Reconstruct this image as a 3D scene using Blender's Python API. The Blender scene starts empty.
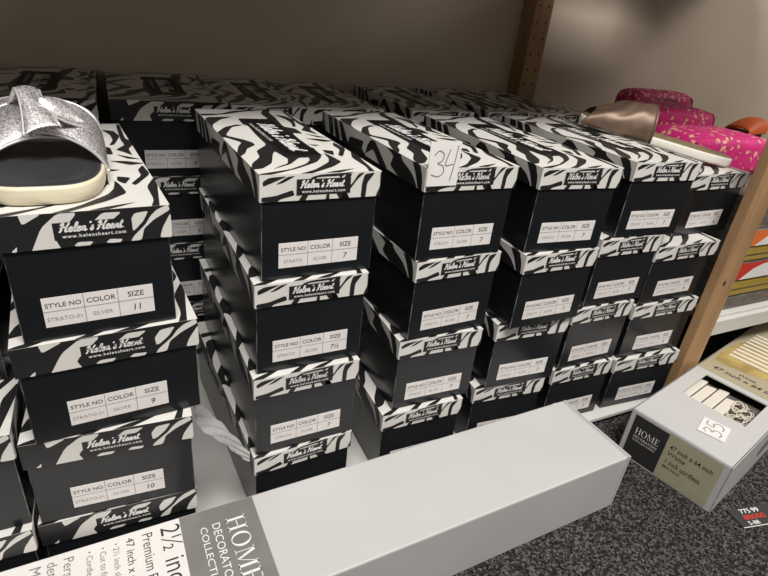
import bpy, bmesh, math, random
import numpy as np
from mathutils import Vector, Matrix
from mathutils.geometry import tessellate_polygon

random.seed(7)
scn = bpy.context.scene
COL = scn.collection

# ------------------------------------------------------------------ helpers
def tag(o, label=None, cat=None, group=None, kind=None):
    if label: o['label'] = label
    if cat: o['category'] = cat
    if group: o['group'] = group
    if kind: o['kind'] = kind
    return o

def empty(name, loc=(0, 0, 0), rz=0.0):
    o = bpy.data.objects.new(name, None)
    o.empty_display_size = 0.02
    COL.objects.link(o)
    o.location = loc
    o.rotation_euler = (0, 0, rz)
    return o

class MB:
    """collects faces, builds ONE mesh object"""
    def __init__(s):
        s.v, s.f, s.m, s.sm = [], [], [], []
    def face(s, pts, mi=0, smooth=False):
        i = len(s.v)
        s.v += [tuple(p) for p in pts]
        s.f.append(tuple(range(i, i + len(pts)))); s.m.append(mi); s.sm.append(smooth)
    def mesh(s, verts, faces, mi=0, smooth=False, M=None):
        i = len(s.v)
        s.v += [tuple(M @ Vector(p)) if M else tuple(p) for p in verts]
        for f in faces:
            s.f.append(tuple(i + k for k in f)); s.m.append(mi); s.sm.append(smooth)
    def box(s, x0, x1, y0, y1, z0, z1, mi=0, M=None):
        vs = [(x0,y0,z0),(x1,y0,z0),(x1,y1,z0),(x0,y1,z0),(x0,y0,z1),(x1,y0,z1),(x1,y1,z1),(x0,y1,z1)]
        fs = [(0,3,2,1),(4,5,6,7),(0,1,5,4),(1,2,6,5),(2,3,7,6),(3,0,4,7)]
        s.mesh(vs, fs, mi, False, M)
    def bbox(s, x0, x1, y0, y1, z0, z1, b, mi=0, mi_edge=None, M=None, seg=1):
        bm = bmesh.new()
        bmesh.ops.create_cube(bm, size=1)
        for v in bm.verts:
            v.co = Vector(((x0+x1)/2 + v.co.x*(x1-x0), (y0+y1)/2 + v.co.y*(y1-y0), (z0+z1)/2 + v.co.z*(z1-z0)))
        bmesh.ops.bevel(bm, geom=list(bm.edges), offset=b, segments=seg, profile=0.5, affect='EDGES')
        i = len(s.v)
        bm.verts.index_update()
        for v in bm.verts: s.v.append(tuple(M @ v.co) if M else tuple(v.co))
        for f in bm.faces:
            s.f.append(tuple(i + v.index for v in f.verts))
            n = f.normal
            axis = max(abs(n.x), abs(n.y), abs(n.z)) > 0.999
            s.m.append(mi if axis or mi_edge is None else mi_edge); s.sm.append(False)
        bm.free()
    def poly2(s, pts, P, mi=0):
        """2D polygon (any shape) mapped by P(u,v)->3D"""
        tris = tessellate_polygon([[Vector((p[0], p[1], 0)) for p in pts]])
        i = len(s.v)
        s.v += [tuple(P(*p)) for p in pts]
        ref = Vector(P(1, 0)) - Vector(P(0, 0)); rv = Vector(P(0, 1)) - Vector(P(0, 0))
        for t in tris:
            a, b, c = (pts[k] for k in t)
            cr = (b[0]-a[0])*(c[1]-a[1]) - (b[1]-a[1])*(c[0]-a[0])
            if abs(cr) < 1e-14: continue
            t = t if cr > 0 else (t[0], t[2], t[1])
            s.f.append(tuple(i + k for k in t)); s.m.append(mi); s.sm.append(False)
    def flat(s, data, P, mi=0):
        """(verts2d, faces) mapped by P"""
        vs, fs = data
        i = len(s.v)
        s.v += [tuple(P(*p)) for p in vs]
        for f in fs:
            s.f.append(tuple(i + k for k in f)); s.m.append(mi); s.sm.append(False)
    def tube(s, path, r, n=8, mi=0, closed=False):
        path = [Vector(p) for p in path]
        rings = []
        L = len(path)
        up = Vector((0, 0, 1))
        for k, p in enumerate(path):
            a = path[k-1] if (k > 0 or closed) else path[k]
            b = path[(k+1) % L] if (k < L-1 or closed) else path[k]
            d = (b - a)
            d = d.normalized() if d.length > 1e-9 else Vector((1, 0, 0))
            q = up if abs(d.dot(up)) < 0.95 else Vector((1, 0, 0))
            e1 = d.cross(q).normalized(); e2 = e1.cross(d)
            rr = r[k] if isinstance(r, (list, tuple)) else r
            rings.append([p + rr*(math.cos(2*math.pi*j/n)*e1 + math.sin(2*math.pi*j/n)*e2) for j in range(n)])
        vs = [v for R in rings for v in R]; fs = []
        for k in range(L if closed else L-1):
            for j in range(n):
                fs.append((k*n+j, ((k+1) % L)*n+j, ((k+1) % L)*n+(j+1) % n, k*n+(j+1) % n))
        if not closed:
            fs.append(tuple(range(n))); fs.append(tuple((L-1)*n + j for j in reversed(range(n))))
        s.mesh(vs, fs, mi, True)
    def build(s, name, mats, parent=None, subdiv=0, solid=0):
        me = s.data(name, mats)
        return link(name, me, parent, subdiv, solid)
    def data(s, name, mats):
        me = bpy.data.meshes.new(name)
        me.from_pydata(s.v, [], s.f)
        for m in (mats if isinstance(mats, (list, tuple)) else [mats]): me.materials.append(m)
        me.polygons.foreach_set('material_index', s.m)
        me.polygons.foreach_set('use_smooth', s.sm)
        me.update()
        return me

def link(name, me, parent=None, subdiv=0, solid=0):
    o = bpy.data.objects.new(name, me)
    COL.objects.link(o)
    if parent: o.parent = parent
    if solid:
        md = o.modifiers.new('solid', 'SOLIDIFY'); md.thickness = solid; md.offset = 0
    if subdiv:
        md = o.modifiers.new('sub', 'SUBSURF'); md.levels = subdiv; md.render_levels = subdiv
    return o

def homog(src, dst):
    A = []
    for (x, y), (u, v) in zip(src, dst):
        A.append([x, y, 1, 0, 0, 0, -u*x, -u*y, u]); A.append([0, 0, 0, x, y, 1, -v*x, -v*y, v])
    A = np.array(A, float)
    h = np.linalg.solve(A[:, :8], A[:, 8])
    def f(x, y):
        w = h[6]*x + h[7]*y + 1
        return ((h[0]*x+h[1]*y+h[2])/w, (h[3]*x+h[4]*y+h[5])/w)
    return f

def chaikin(pts, c=0.2):
    out = []
    for i in range(len(pts)):
        a, b = pts[i], pts[(i+1) % len(pts)]
        out.append((a[0]+(b[0]-a[0])*c, a[1]+(b[1]-a[1])*c))
        out.append((a[0]+(b[0]-a[0])*(1-c), a[1]+(b[1]-a[1])*(1-c)))
    return out

def clip01(pts):
    for ax, lim, sgn in ((0, 0, 1), (0, 1, -1), (1, 0, 1), (1, 1, -1)):
        out = []
        for i in range(len(pts)):
            a, b = pts[i-1], pts[i]
            ia, ib = (a[ax]-lim)*sgn >= 0, (b[ax]-lim)*sgn >= 0
            if ia != ib:
                t = (lim-a[ax])/(b[ax]-a[ax])
                out.append((a[0]+(b[0]-a[0])*t, a[1]+(b[1]-a[1])*t))
            if ib: out.append(b)
        pts = out
        if not pts: return []
    return pts

def catmull(pts, n=5, closed=False):
    out = []; L = len(pts)
    rng = L if closed else L-1
    for i in range(rng):
        p = [pts[(i+k) % L] if closed else pts[min(max(i+k, 0), L-1)] for k in (-1, 0, 1, 2)]
        for j in range(n):
            t = j/n
            out.append(tuple(0.5*((2*p[1][d]) + (-p[0][d]+p[2][d])*t + (2*p[0][d]-5*p[1][d]+4*p[2][d]-p[3][d])*t*t + (-p[0][d]+3*p[1][d]-3*p[2][d]+p[3][d])*t**3) for d in range(len(pts[0]))))
    if not closed: out.append(tuple(pts[-1]))
    return out

# ------------------------------------------------------------------ materials
def mat(name, col, rough=0.6, metal=0.0, spec=0.5):
    m = bpy.data.materials.new(name); m.use_nodes = True
    b = m.node_tree.nodes['Principled BSDF']
    b.inputs['Base Color'].default_value = (*col, 1)
    b.inputs['Roughness'].default_value = rough
    b.inputs['Metallic'].default_value = metal
    b.inputs['Specular IOR Level'].default_value = spec
    return m

def nodes(m):
    return m.node_tree.nodes, m.node_tree.links, m.node_tree.nodes['Principled BSDF']

def noise_var(m, scale, c0, c1, lo=0.35, hi=0.65, detail=4, bump=0.0, stretch=(1, 1, 1), bscale=None):
    N, L, b = nodes(m)
    tc = N.new('ShaderNodeTexCoord'); mp = N.new('ShaderNodeMapping'); mp.inputs['Scale'].default_value = stretch
    L.new(tc.outputs['Object'], mp.inputs['Vector'])
    nz = N.new('ShaderNodeTexNoise'); nz.inputs['Scale'].default_value = scale; nz.inputs['Detail'].default_value = detail
    L.new(mp.outputs['Vector'], nz.inputs['Vector'])
    rp = N.new('ShaderNodeValToRGB')
    rp.color_ramp.elements[0].position = lo; rp.color_ramp.elements[0].color = (*c0, 1)
    rp.color_ramp.elements[1].position = hi; rp.color_ramp.elements[1].color = (*c1, 1)
    L.new(nz.outputs['Fac'], rp.inputs['Fac']); L.new(rp.outputs['Color'], b.inputs['Base Color'])
    if bump:
        bp = N.new('ShaderNodeBump'); bp.inputs['Strength'].default_value = bump; bp.inputs['Distance'].default_value = 0.002
        src = nz
        if bscale:
            src = N.new('ShaderNodeTexNoise'); src.inputs['Scale'].default_value = bscale; L.new(tc.outputs['Object'], src.inputs['Vector'])
        L.new(src.outputs['Fac'], bp.inputs['Height']); L.new(bp.outputs['Normal'], b.inputs['Normal'])
    return m

M_black = noise_var(mat('black_card', (.009, .0105, .0125), 0.24, spec=0.5), 9, (.008, .0095, .0115), (.011, .0125, .0145))
M_worn = noise_var(mat('worn_card_edge', (.10, .10, .10), 0.7), 60, (.02, .02, .02), (.22, .21, .20), 0.4, 0.62)
M_white = noise_var(mat('zebra_white', (.72, .70, .66), 0.38), 14, (.69, .67, .63), (.75, .73, .69))
M_ink = mat('zebra_black', (.016, .016, .017), 0.38)
M_letter = mat('white_lettering', (.82, .81, .78), 0.5)
M_stick = noise_var(mat('sticker_paper', (.80, .765, .74), 0.6), 30, (.78, .745, .72), (.83, .795, .77))
M_sticktext = mat('sticker_print', (.10, .09, .10), 0.6)
M_stickfaint = mat('sticker_stamp', (.30, .28, .30), 0.6)
M_carton = noise_var(mat('pale_grey_carton', (.54, .53, .525), 0.5), 6, (.525, .515, .51), (.56, .55, .545), bump=0.05, bscale=40)
M_cartonline = mat('carton_cut_edge', (.42, .40, .385), 0.8)
M_panelgrey = noise_var(mat('printed_grey', (.20, .195, .18), 0.45), 30, (.19, .183, .17), (.215, .208, .195))
M_paneldark = mat('printed_charcoal', (.028, .028, .027), 0.45)
M_panelwhite = mat('printed_white', (.76, .74, .71), 0.5)
M_olive = noise_var(mat('printed_olive_beige', (.42, .40, .27), 0.45), 20, (.40, .38, .255), (.44, .42, .285))
M_beige = mat('printed_beige', (.42, .37, .25), 0.5)
M_gold = noise_var(mat('printed_gold_picture', (.45, .32, .10), 0.5), 25, (.28, .19, .06), (.60, .46, .17), 0.3, 0.7)
M_print = mat('dark_print', (.03, .03, .03), 0.6)
M_softprint = mat('grey_print', (.22, .20, .20), 0.6)
M_tag = noise_var(mat('tag_card', (.80, .78, .75), 0.6), 40, (.78, .76, .73), (.82, .80, .77))
M_pen = mat('pen_ink', (.20, .18, .19), 0.6)
M_slat = mat('ivory_slat', (.80, .75, .66), 0.4)
M_cord = mat('ivory_cord', (.70, .64, .54), 0.7)
M_tray = mat('carton_inside', (.16, .14, .12), 0.8)
M_shelf = noise_var(mat('white_melamine', (.62, .61, .58), 0.4), 5, (.59, .58, .55), (.65, .64, .61))
M_plinth = mat('black_kickboard', (.02, .02, .02), 0.7)
M_wood = noise_var(mat('pine_post', (.42, .26, .12), 0.6), 12, (.30, .17, .08), (.47, .285, .14), 0.3, 0.7, 6, 0.15, (3, 3, .35))
M_wood2 = noise_var(mat('brown_post', (.22, .12, .05), 0.6), 14, (.24, .135, .058), (.36, .21, .095), 0.3, 0.7, 6, 0.1, (3, 3, .35))
M_hole = mat('peg_hole', (.012, .008, .005), 0.9)
M_wall = noise_var(mat('painted_board_wall', (.50, .42, .33), 0.55), 3.2, (.45, .375, .285), (.56, .48, .385), 0.3, 0.7, 5, 0.06, (1, 1, 1), 60)
M_upper = mat('added_shade_board', (.30, .27, .23), 0.7)
M_cream = noise_var(mat('cream_sole', (.72, .66, .48), 0.5), 20, (.66, .60, .42), (.78, .72, .55), 0.3, 0.7, 3, 0, (1, 1, 12))
M_insole = mat('charcoal_insole', (.035, .037, .042), 0.38)
M_taninsole = noise_var(mat('tan_insole', (.25, .19, .10), 0.5), 60, (.17, .125, .06), (.22, .165, .085))
M_bronze = noise_var(mat('bronze_satin', (.20, .13, .09), 0.45, 0.45), 40, (.12, .078, .055), (.20, .13, .09), bump=0.25, bscale=25)
M_whitesole = mat('white_sole', (.78, .74, .66), 0.5)
M_piping = mat('silver_piping', (.80, .78, .78), 0.3, 0.6)
M_orange = mat('orange_fabric', (.90, .16, .025), 0.6)
M_blackrub = mat('black_rubber', (.015, .015, .015), 0.6)
M_red = mat('red_print', (.55, .035, .02), 0.5)
M_orangeprint = mat('orange_print', (.72, .16, .03), 0.5)
M_yellow = mat('yellow_print', (.72, .48, .06), 0.5)
M_cartdark = noise_var(mat('brown_grey_carton', (.13, .11, .09), 0.6), 25, (.09, .075, .06), (.19, .16, .13), stretch=(1, 1, 6))
M_tissue = noise_var(mat('grey_tissue', (.42, .41, .40), 0.6), 40, (.24, .24, .24), (.33, .325, .32))

# silver glitter
M_glit = mat('silver_glitter', (.72, .69, .70), 0.36, 0.8)
N, L, b = nodes(M_glit)
tc = N.new('ShaderNodeTexCoord')
vo = N.new('ShaderNodeTexVoronoi'); vo.inputs['Scale'].default_value = 900
L.new(tc.outputs['Object'], vo.inputs['Vector'])
rp = N.new('ShaderNodeValToRGB'); rp.color_ramp.elements[0].color = (.36, .335, .34, 1); rp.color_ramp.elements[1].color = (.86, .82, .83, 1)
rp.color_ramp.elements[0].position = .1; rp.color_ramp.elements[1].position = .75
sp = N.new('ShaderNodeSeparateColor'); L.new(vo.outputs['Color'], sp.inputs['Color'])
L.new(sp.outputs[0], rp.inputs['Fac']); L.new(rp.outputs['Color'], b.inputs['Base Color'])
bp = N.new('ShaderNodeBump'); bp.inputs['Strength'].default_value = 0.55; bp.inputs['Distance'].default_value = 0.001
L.new(sp.outputs[1], bp.inputs['Height']); L.new(bp.outputs['Normal'], b.inputs['Normal'])

# pink floral cloth
def floral(name, base, petal, scale):
    m = mat(name, base, 0.65)
    N, L, b = nodes(m)
    tc = N.new('ShaderNodeTexCoord')
    nz = N.new('ShaderNodeTexNoise'); nz.inputs['Scale'].default_value = scale*1.6
    L.new(tc.outputs['Object'], nz.inputs['Vector'])
    ad = N.new('ShaderNodeVectorMath'); ad.operation = 'MULTIPLY_ADD'
    L.new(nz.outputs['Color'], ad.inputs[0]); ad.inputs[1].default_value = (.02, .02, .02); L.new(tc.outputs['Object'], ad.inputs[2])
    vo = N.new('ShaderNodeTexVoronoi'); vo.inputs['Scale'].default_value = scale
    L.new(ad.outputs[0], vo.inputs['Vector'])
    rp = N.new('ShaderNodeValToRGB'); cr = rp.color_ramp
    cr.elements[0].position = 0.13; cr.elements[0].color = (*petal, 1)
    cr.elements[1].position = 0.52; cr.elements[1].color = (*base, 1)
    e = cr.elements.new(0.24); e.color = (.85, .35, .10, 1)
    e = cr.elements.new(0.32); e.color = (.80, .10, .32, 1)
    e = cr.elements.new(0.44); e.color = (base[0]*.6, base[1]*.6, base[2]*.8, 1)
    L.new(vo.outputs['Distance'], rp.inputs['Fac'])
    L.new(rp.outputs['Color'], b.inputs['Base Color'])
    return m
M_pink = floral('pink_floral_cloth', (.72, .02, .20), (.85, .62, .40), 62)
M_pinkdark = floral('magenta_floral_cloth', (.42, .012, .10), (.75, .30, .35), 70)
M_pinkgrey = floral('faded_floral_panel', (.22, .05, .10), (.45, .30, .28), 80)

# carpet
M_carpet = mat('charcoal_carpet', (.06, .058, .056), 0.95, spec=0.15)
N, L, b = nodes(M_carpet)
tc = N.new('ShaderNodeTexCoord')
n1 = N.new('ShaderNodeTexNoise'); n1.inputs['Scale'].default_value = 420; n1.inputs['Detail'].default_value = 3
n2 = N.new('ShaderNodeTexVoronoi'); n2.inputs['Scale'].default_value = 360
L.new(tc.outputs['Object'], n1.inputs['Vector']); L.new(tc.outputs['Object'], n2.inputs['Vector'])
s2 = N.new('ShaderNodeSeparateColor'); L.new(n2.outputs['Color'], s2.inputs['Color'])
mx = N.new('ShaderNodeMath'); mx.operation = 'MULTIPLY_ADD'; mx.inputs[1].default_value = 0.55
L.new(n1.outputs['Fac'], mx.inputs[0]);
ml = N.new('ShaderNodeMath'); ml.operation = 'MULTIPLY'; ml.inputs[1].default_value = 0.5
L.new(s2.outputs[0], ml.inputs[0]); L.new(ml.outputs[0], mx.inputs[2])
rp = N.new('ShaderNodeValToRGB')
rp.color_ramp.elements[0].position = .28; rp.color_ramp.elements[0].color = (.010, .010, .010, 1)
rp.color_ramp.elements[1].position = .78; rp.color_ramp.elements[1].color = (.135, .128, .122, 1)
e = rp.color_ramp.elements.new(.5); e.color = (.026, .025, .0245, 1)
L.new(mx.outputs[0], rp.inputs['Fac']); L.new(rp.outputs['Color'], b.inputs['Base Color'])
bp = N.new('ShaderNodeBump'); bp.inputs['Strength'].default_value = 0.9; bp.inputs['Distance'].default_value = 0.004
L.new(mx.outputs[0], bp.inputs['Height']); L.new(bp.outputs['Normal'], b.inputs['Normal'])

# ------------------------------------------------------------------ text
_tc = {}
def text2(s, size=1.0, bold=0.0, shear=0.0, space=1.0, align='LEFT'):
    key = (s, size, bold, shear, space, align)
    if key in _tc: return _tc[key]
    cu = bpy.data.curves.new('t', 'FONT'); cu.body = s; cu.size = 1.0; cu.offset = bold; cu.shear = shear
    cu.space_character = space; cu.align_x = align; cu.resolution_u = 3
    o = bpy.data.objects.new('t', cu); COL.objects.link(o)
    dg = bpy.context.evaluated_depsgraph_get(); dg.update()
    me = bpy.data.meshes.new_from_object(o.evaluated_get(dg))
    vs = [(v.co.x*size, v.co.y*size) for v in me.vertices]; fs = [tuple(p.vertices) for p in me.polygons]
    # keep every face turned towards +normal
    ff = []
    for f in fs:
        a = sum(vs[f[i]][0]*vs[f[(i+1) % len(f)]][1] - vs[f[(i+1) % len(f)]][0]*vs[f[i]][1] for i in range(len(f)))
        ff.append(f if a > 0 else tuple(reversed(f)))
    bpy.data.objects.remove(o); bpy.data.curves.remove(cu); bpy.data.meshes.remove(me)
    _tc[key] = (vs, ff)
    return _tc[key]

def strokes2(strokes, w, n=5, smooth=True):
    """ribbons along 2D polylines"""
    vs, fs = [], []
    for st in strokes:
        p = catmull(st, n) if smooth and len(st) > 2 else st
        i0 = len(vs)
        for k, q in enumerate(p):
            a, b = p[max(k-1, 0)], p[min(k+1, len(p)-1)]
            dx, dy = b[0]-a[0], b[1]-a[1]; l = math.hypot(dx, dy) or 1
            ww = w*0.5
            vs += [(q[0]-dy/l*ww, q[1]+dx/l*ww), (q[0]+dy/l*ww, q[1]-dx/l*ww)]
        for k in range(len(p)-1):
            fs.append((i0+2*k, i0+2*k+1, i0+2*k+3, i0+2*k+2))
    return vs, fs

GL = {
 'H': (1.55, [[(.0,1.45),(.25,1.9),(.45,1.85),(.36,1.0),(.2,.15),(-.05,.0)], [(1.4,2.05),(1.12,1.2),(1.0,.25),(1.15,.0),(1.4,.2)], [(.0,.85),(.5,1.02),(1.25,1.1)]]),
 'e': (.78, [[(0,.42),(.42,.6),(.5,.9),(.27,1.0),(.06,.6),(.1,.15),(.35,0),(.78,.35)]]),
 'l': (.62, [[(0,.3),(.4,1.2),(.46,1.9),(.27,1.95),(.15,1.0),(.15,.2),(.35,0),(.62,.3)]]),
 'n': (.95, [[(0,.9),(.12,.95),(.1,0)], [(.1,.5),(.32,.98),(.52,.9),(.52,.2),(.67,0),(.95,.3)]]),
 "'": (.55, [[(.42,2.0),(.3,1.6)]]),
 's': (.95, [[(0,.2),(.35,.85),(.32,1.05),(.25,.75),(.48,.35),(.32,0),(0,.1)]]),
 'a': (.9, [[(.52,.85),(.27,1.0),(.03,.5),(.1,.05),(.35,.15),(.52,.85),(.52,.2),(.67,0),(.9,.3)]]),
 'r': (.72, [[(0,.3),(.15,1.0),(.2,.82),(.46,.88),(.42,.2),(.55,0),(.75,.3)]]),
 't': (.6, [[(.32,1.75),(.15,.3),(.3,0),(.58,.25)], [(-.05,1.2),(.55,1.32)]]),
 '.': (.3, [[(.1,.0),(.12,.16)]]),
 ' ': (.25, []),
}
def brush(s, height, w):
    x = 0; st = []
    for ch in s:
        adv, ss = GL[ch]
        for p in ss: st.append([((x+a+.28*b), b) for a, b in p])
        x += adv
    k = height/2.0
    st = [[(a*k, b*k) for a, b in p] for p in st]
    vs, fs = strokes2(st, w)
    return (vs, fs), x*k

BR, BRW = brush("Helen's Heart.", 1.0, 0.175)

def serif_word(word):
    # two-weight serif capitals, height 1
    P = []; x = 0.0
    def bar(x0, x1, y0, y1): P.append([(x0,y0),(x1,y0),(x1,y1),(x0,y1)])
    def stem(c): bar(c-.07, c+.07, 0, 1); bar(c-.16, c+.16, 0, .045); bar(c-.16, c+.16, .955, 1)
    for ch in word:
        if ch == 'H': stem(x+.18); stem(x+.74); bar(x+.2, x+.72, .49, .54); x += 1.0
        elif ch == 'O':
            n = 28
            for i in range(n):
                a, b = 2*math.pi*i/n, 2*math.pi*(i+1)/n
                o_ = lambda t: (x+.46+.44*math.cos(t), .5+.52*math.sin(t)); i_ = lambda t: (x+.46+.30*math.cos(t), .5+.475*math.sin(t))
                P.append([o_(a), o_(b), i_(b), i_(a)])
            x += 1.0
        elif ch == 'M':
            bar(x+.14, x+.18, 0, 1); bar(x+.03, x+.28, 0, .045); bar(x+.03, x+.2, .955, 1); stem(x+.98); 
            P.append([(x+.14,1),(x+.30,1),(x+.60,.08),(x+.54,.0)]); P.append([(x+.54,.0),(x+.60,.08),(x+.96,1),(x+.91,1)]); x += 1.24
        elif ch == 'E':
            stem(x+.18); bar(x+.2, x+.66, 0, .05); bar(x+.2, x+.64, .95, 1); bar(x+.2, x+.5, .49, .54)
            bar(x+.62, x+.66, 0, .22); bar(x+.60, x+.64, .80, 1); bar(x+.47, x+.5, .42, .62); x += .78
    vs, fs = [], []
    for q in P:
        a = sum(q[i][0]*q[(i+1)%4][1]-q[(i+1)%4][0]*q[i][1] for i in range(4))
        q = q if a > 0 else q[::-1]
        fs.append(tuple(range(len(vs), len(vs)+4))); vs += q
    return vs, fs, x

# ------------------------------------------------------------------ zebra print (flattened from the lid)
def crop(ox, oy, s, pts): return [(ox+x/s, oy+y/s) for x, y in pts]
T1 = lambda *p: crop(185, 105, 7.68, p)
T2 = lambda *p: crop(240, 105, 7.68, p)
T3 = lambda *p: crop(290, 125, 7.68, p)
FR = lambda *p: crop(250, 160, 5.486, p)
F2 = lambda *p: crop(0, 310, 3.657, p)
HT = homog([(256.4,171),(382,172),(283,111.5),(191.5,113)], [(0,0),(1,0),(1,1),(0,1)])
HS = homog([(256.4,171),(259.5,203),(190,131),(191.5,113)], [(0,1),(0,0),(1,0),(1,1)])
HF = homog([(256.4,171),(382,172),(379,197),(259.5,203)], [(0,1),(1,1),(1,0),(0,0)])
H2 = homog(F2((48,160),(712,12),(725,118),(55,255)), [(0,1),(1,1),(1,0),(0,0)])
TOP = [
 T1((95,100),(240,95),(330,70),(440,58),(560,45),(600,50),(500,62),(400,74),(300,94),(180,110),(110,114)),
 T2((-45,128),(130,128),(205,133),(140,85),(150,55),(215,50),(205,75),(250,105),(320,185),(420,200),(480,240),(390,235),(440,280),(520,340),(550,345),(605,405),(560,440),(400,478),(250,502),(130,518),(120,502),(350,480),(470,450),(500,430),(500,410),(420,410),(350,450),(220,477),(270,460),(330,445),(335,415),(240,365),(225,380),(215,440),(150,470),(75,475),(75,440),(130,400),(105,360),(180,320),(100,250),(40,185),(0,175)),
 T2((250,90),(340,98),(415,130),(430,182),(400,187),(392,155),(340,122)),
 T2((318,52),(345,60),(450,135),(475,148),(520,158),(555,185),(548,208),(612,247),(540,228),(468,212),(500,185),(440,152),(330,68)),
 T2((490,238),(600,255),(692,270),(600,266)), T2((488,275),(600,278),(738,294),(650,301),(560,287)), T2((505,318),(610,325),(565,332)),
 T3((235,205),(330,215),(325,245),(275,232),(255,225)),
 T3((240,225),(300,250),(378,290),(300,320),(130,355),(0,382),(0,362),(150,335),(268,290),(275,265)),
 T3((345,150),(442,200),(400,255),(362,245),(388,205),(338,175)),
 T3((480,222),(540,258),(600,318),(655,372),(600,378),(580,330),(478,265)),
 T3((150,368),(300,348),(482,336),(400,350),(230,374)),
 T1((140,125),(340,115),(250,140),(200,180),(215,215),(190,225),(160,180)),
 T1((240,235),(290,195),(370,175),(422,180),(340,195),(305,250),(320,260),(430,283),(500,305),(518,322),(460,345),(450,375),(412,397),(393,370),(398,330),(420,303),(300,268),(255,275)),
]
T7 = lambda *p: crop(320, 100, 6.4, p)
HS = homog(T7((666,442),(678,589),(8,205),(16,83)), [(0,1),(0,0),(1,0),(1,1)])
SIDE = [
 T7((0,74),(28,90),(40,232),(8,215)), T7((58,106),(94,126),(104,262),(76,246)), T7((100,130),(126,144),(156,290),(120,268)),
 T7((140,152),(166,166),(196,260),(222,330),(172,306)), T7((222,262),(318,296),(308,345),(340,395),(210,330)),
 T7((333,378),(343,318),(362,284),(388,298),(478,478),(430,452),(380,345),(352,362)),
 T7((450,322),(500,350),(522,330),(545,405),(605,480),(645,572),(540,510),(488,440),(498,380)),
 T7((594,402),(634,424),(656,500),(668,586),(648,576),(622,480)),
]
FRONT = [
 FR((60,105),(100,80),(212,74),(130,110),(65,136)), FR((142,126),(215,78),(262,74),(190,115)),
 FR((62,205),(150,195),(250,160),(262,193),(180,215),(160,232),(62,232)),
 FR((330,110),(365,82),(410,72),(540,67),(602,60),(530,80),(510,108),(500,108),(515,83),(390,86),(362,110)),
 FR((285,226),(308,190),(342,190),(325,224)), FR((435,222),(441,188),(456,188),(456,222)), FR((510,217),(492,184),(548,182),(562,217)),
 FR((545,75),(577,72),(545,140),(552,217),(522,217),(528,105)), FR((575,130),(610,75),(642,68),(600,110),(560,168),(553,150)),
 FR((640,80),(692,72),(650,130),(640,207),(616,210),(625,130)), FR((718,72),(728,74),(710,205),(688,205),(712,150)),
]
FRONT2W = [
 F2((130,140),(205,125),(140,166)), F2((255,116),(328,100),(242,190),(262,220),(155,244),(198,165)), F2((383,118),(420,86),(497,70),(450,108)),
 F2((305,202),(322,188),(380,178),(360,197)), F2((428,176),(445,162),(498,155),(485,170)),
 F2((528,98),(550,66),(612,48),(588,85),(552,118),(535,125)), F2((533,158),(545,140),(600,92),(622,62),(650,38),(702,12),(712,28),(640,70),(592,108),(580,147)),
 F2((665,128),(678,92),(716,36),(726,118)), F2((95,246),(115,228),(112,244)),
]
BLACKLAB = [(0.285, .20), (0.715, .20), (0.715, .83), (0.285, .83)]

def mapped(polys, H, smooth=True, c=.12):
    out = []
    for p in polys:
        q = [H(*a) for a in p]
        q = clip01(chaikin(q, c) if smooth else q)
        if len(q) > 2: out.append(q)
    return out
TOPX = [[(.36,.20),(.69,.20),(.69,.80),(.36,.80)]]
TOPP, SIDEP, FRP, FR2P = mapped(TOP, HT), mapped(SIDE, HS), mapped(FRONT, HF), mapped(FRONT2W, H2)

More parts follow.
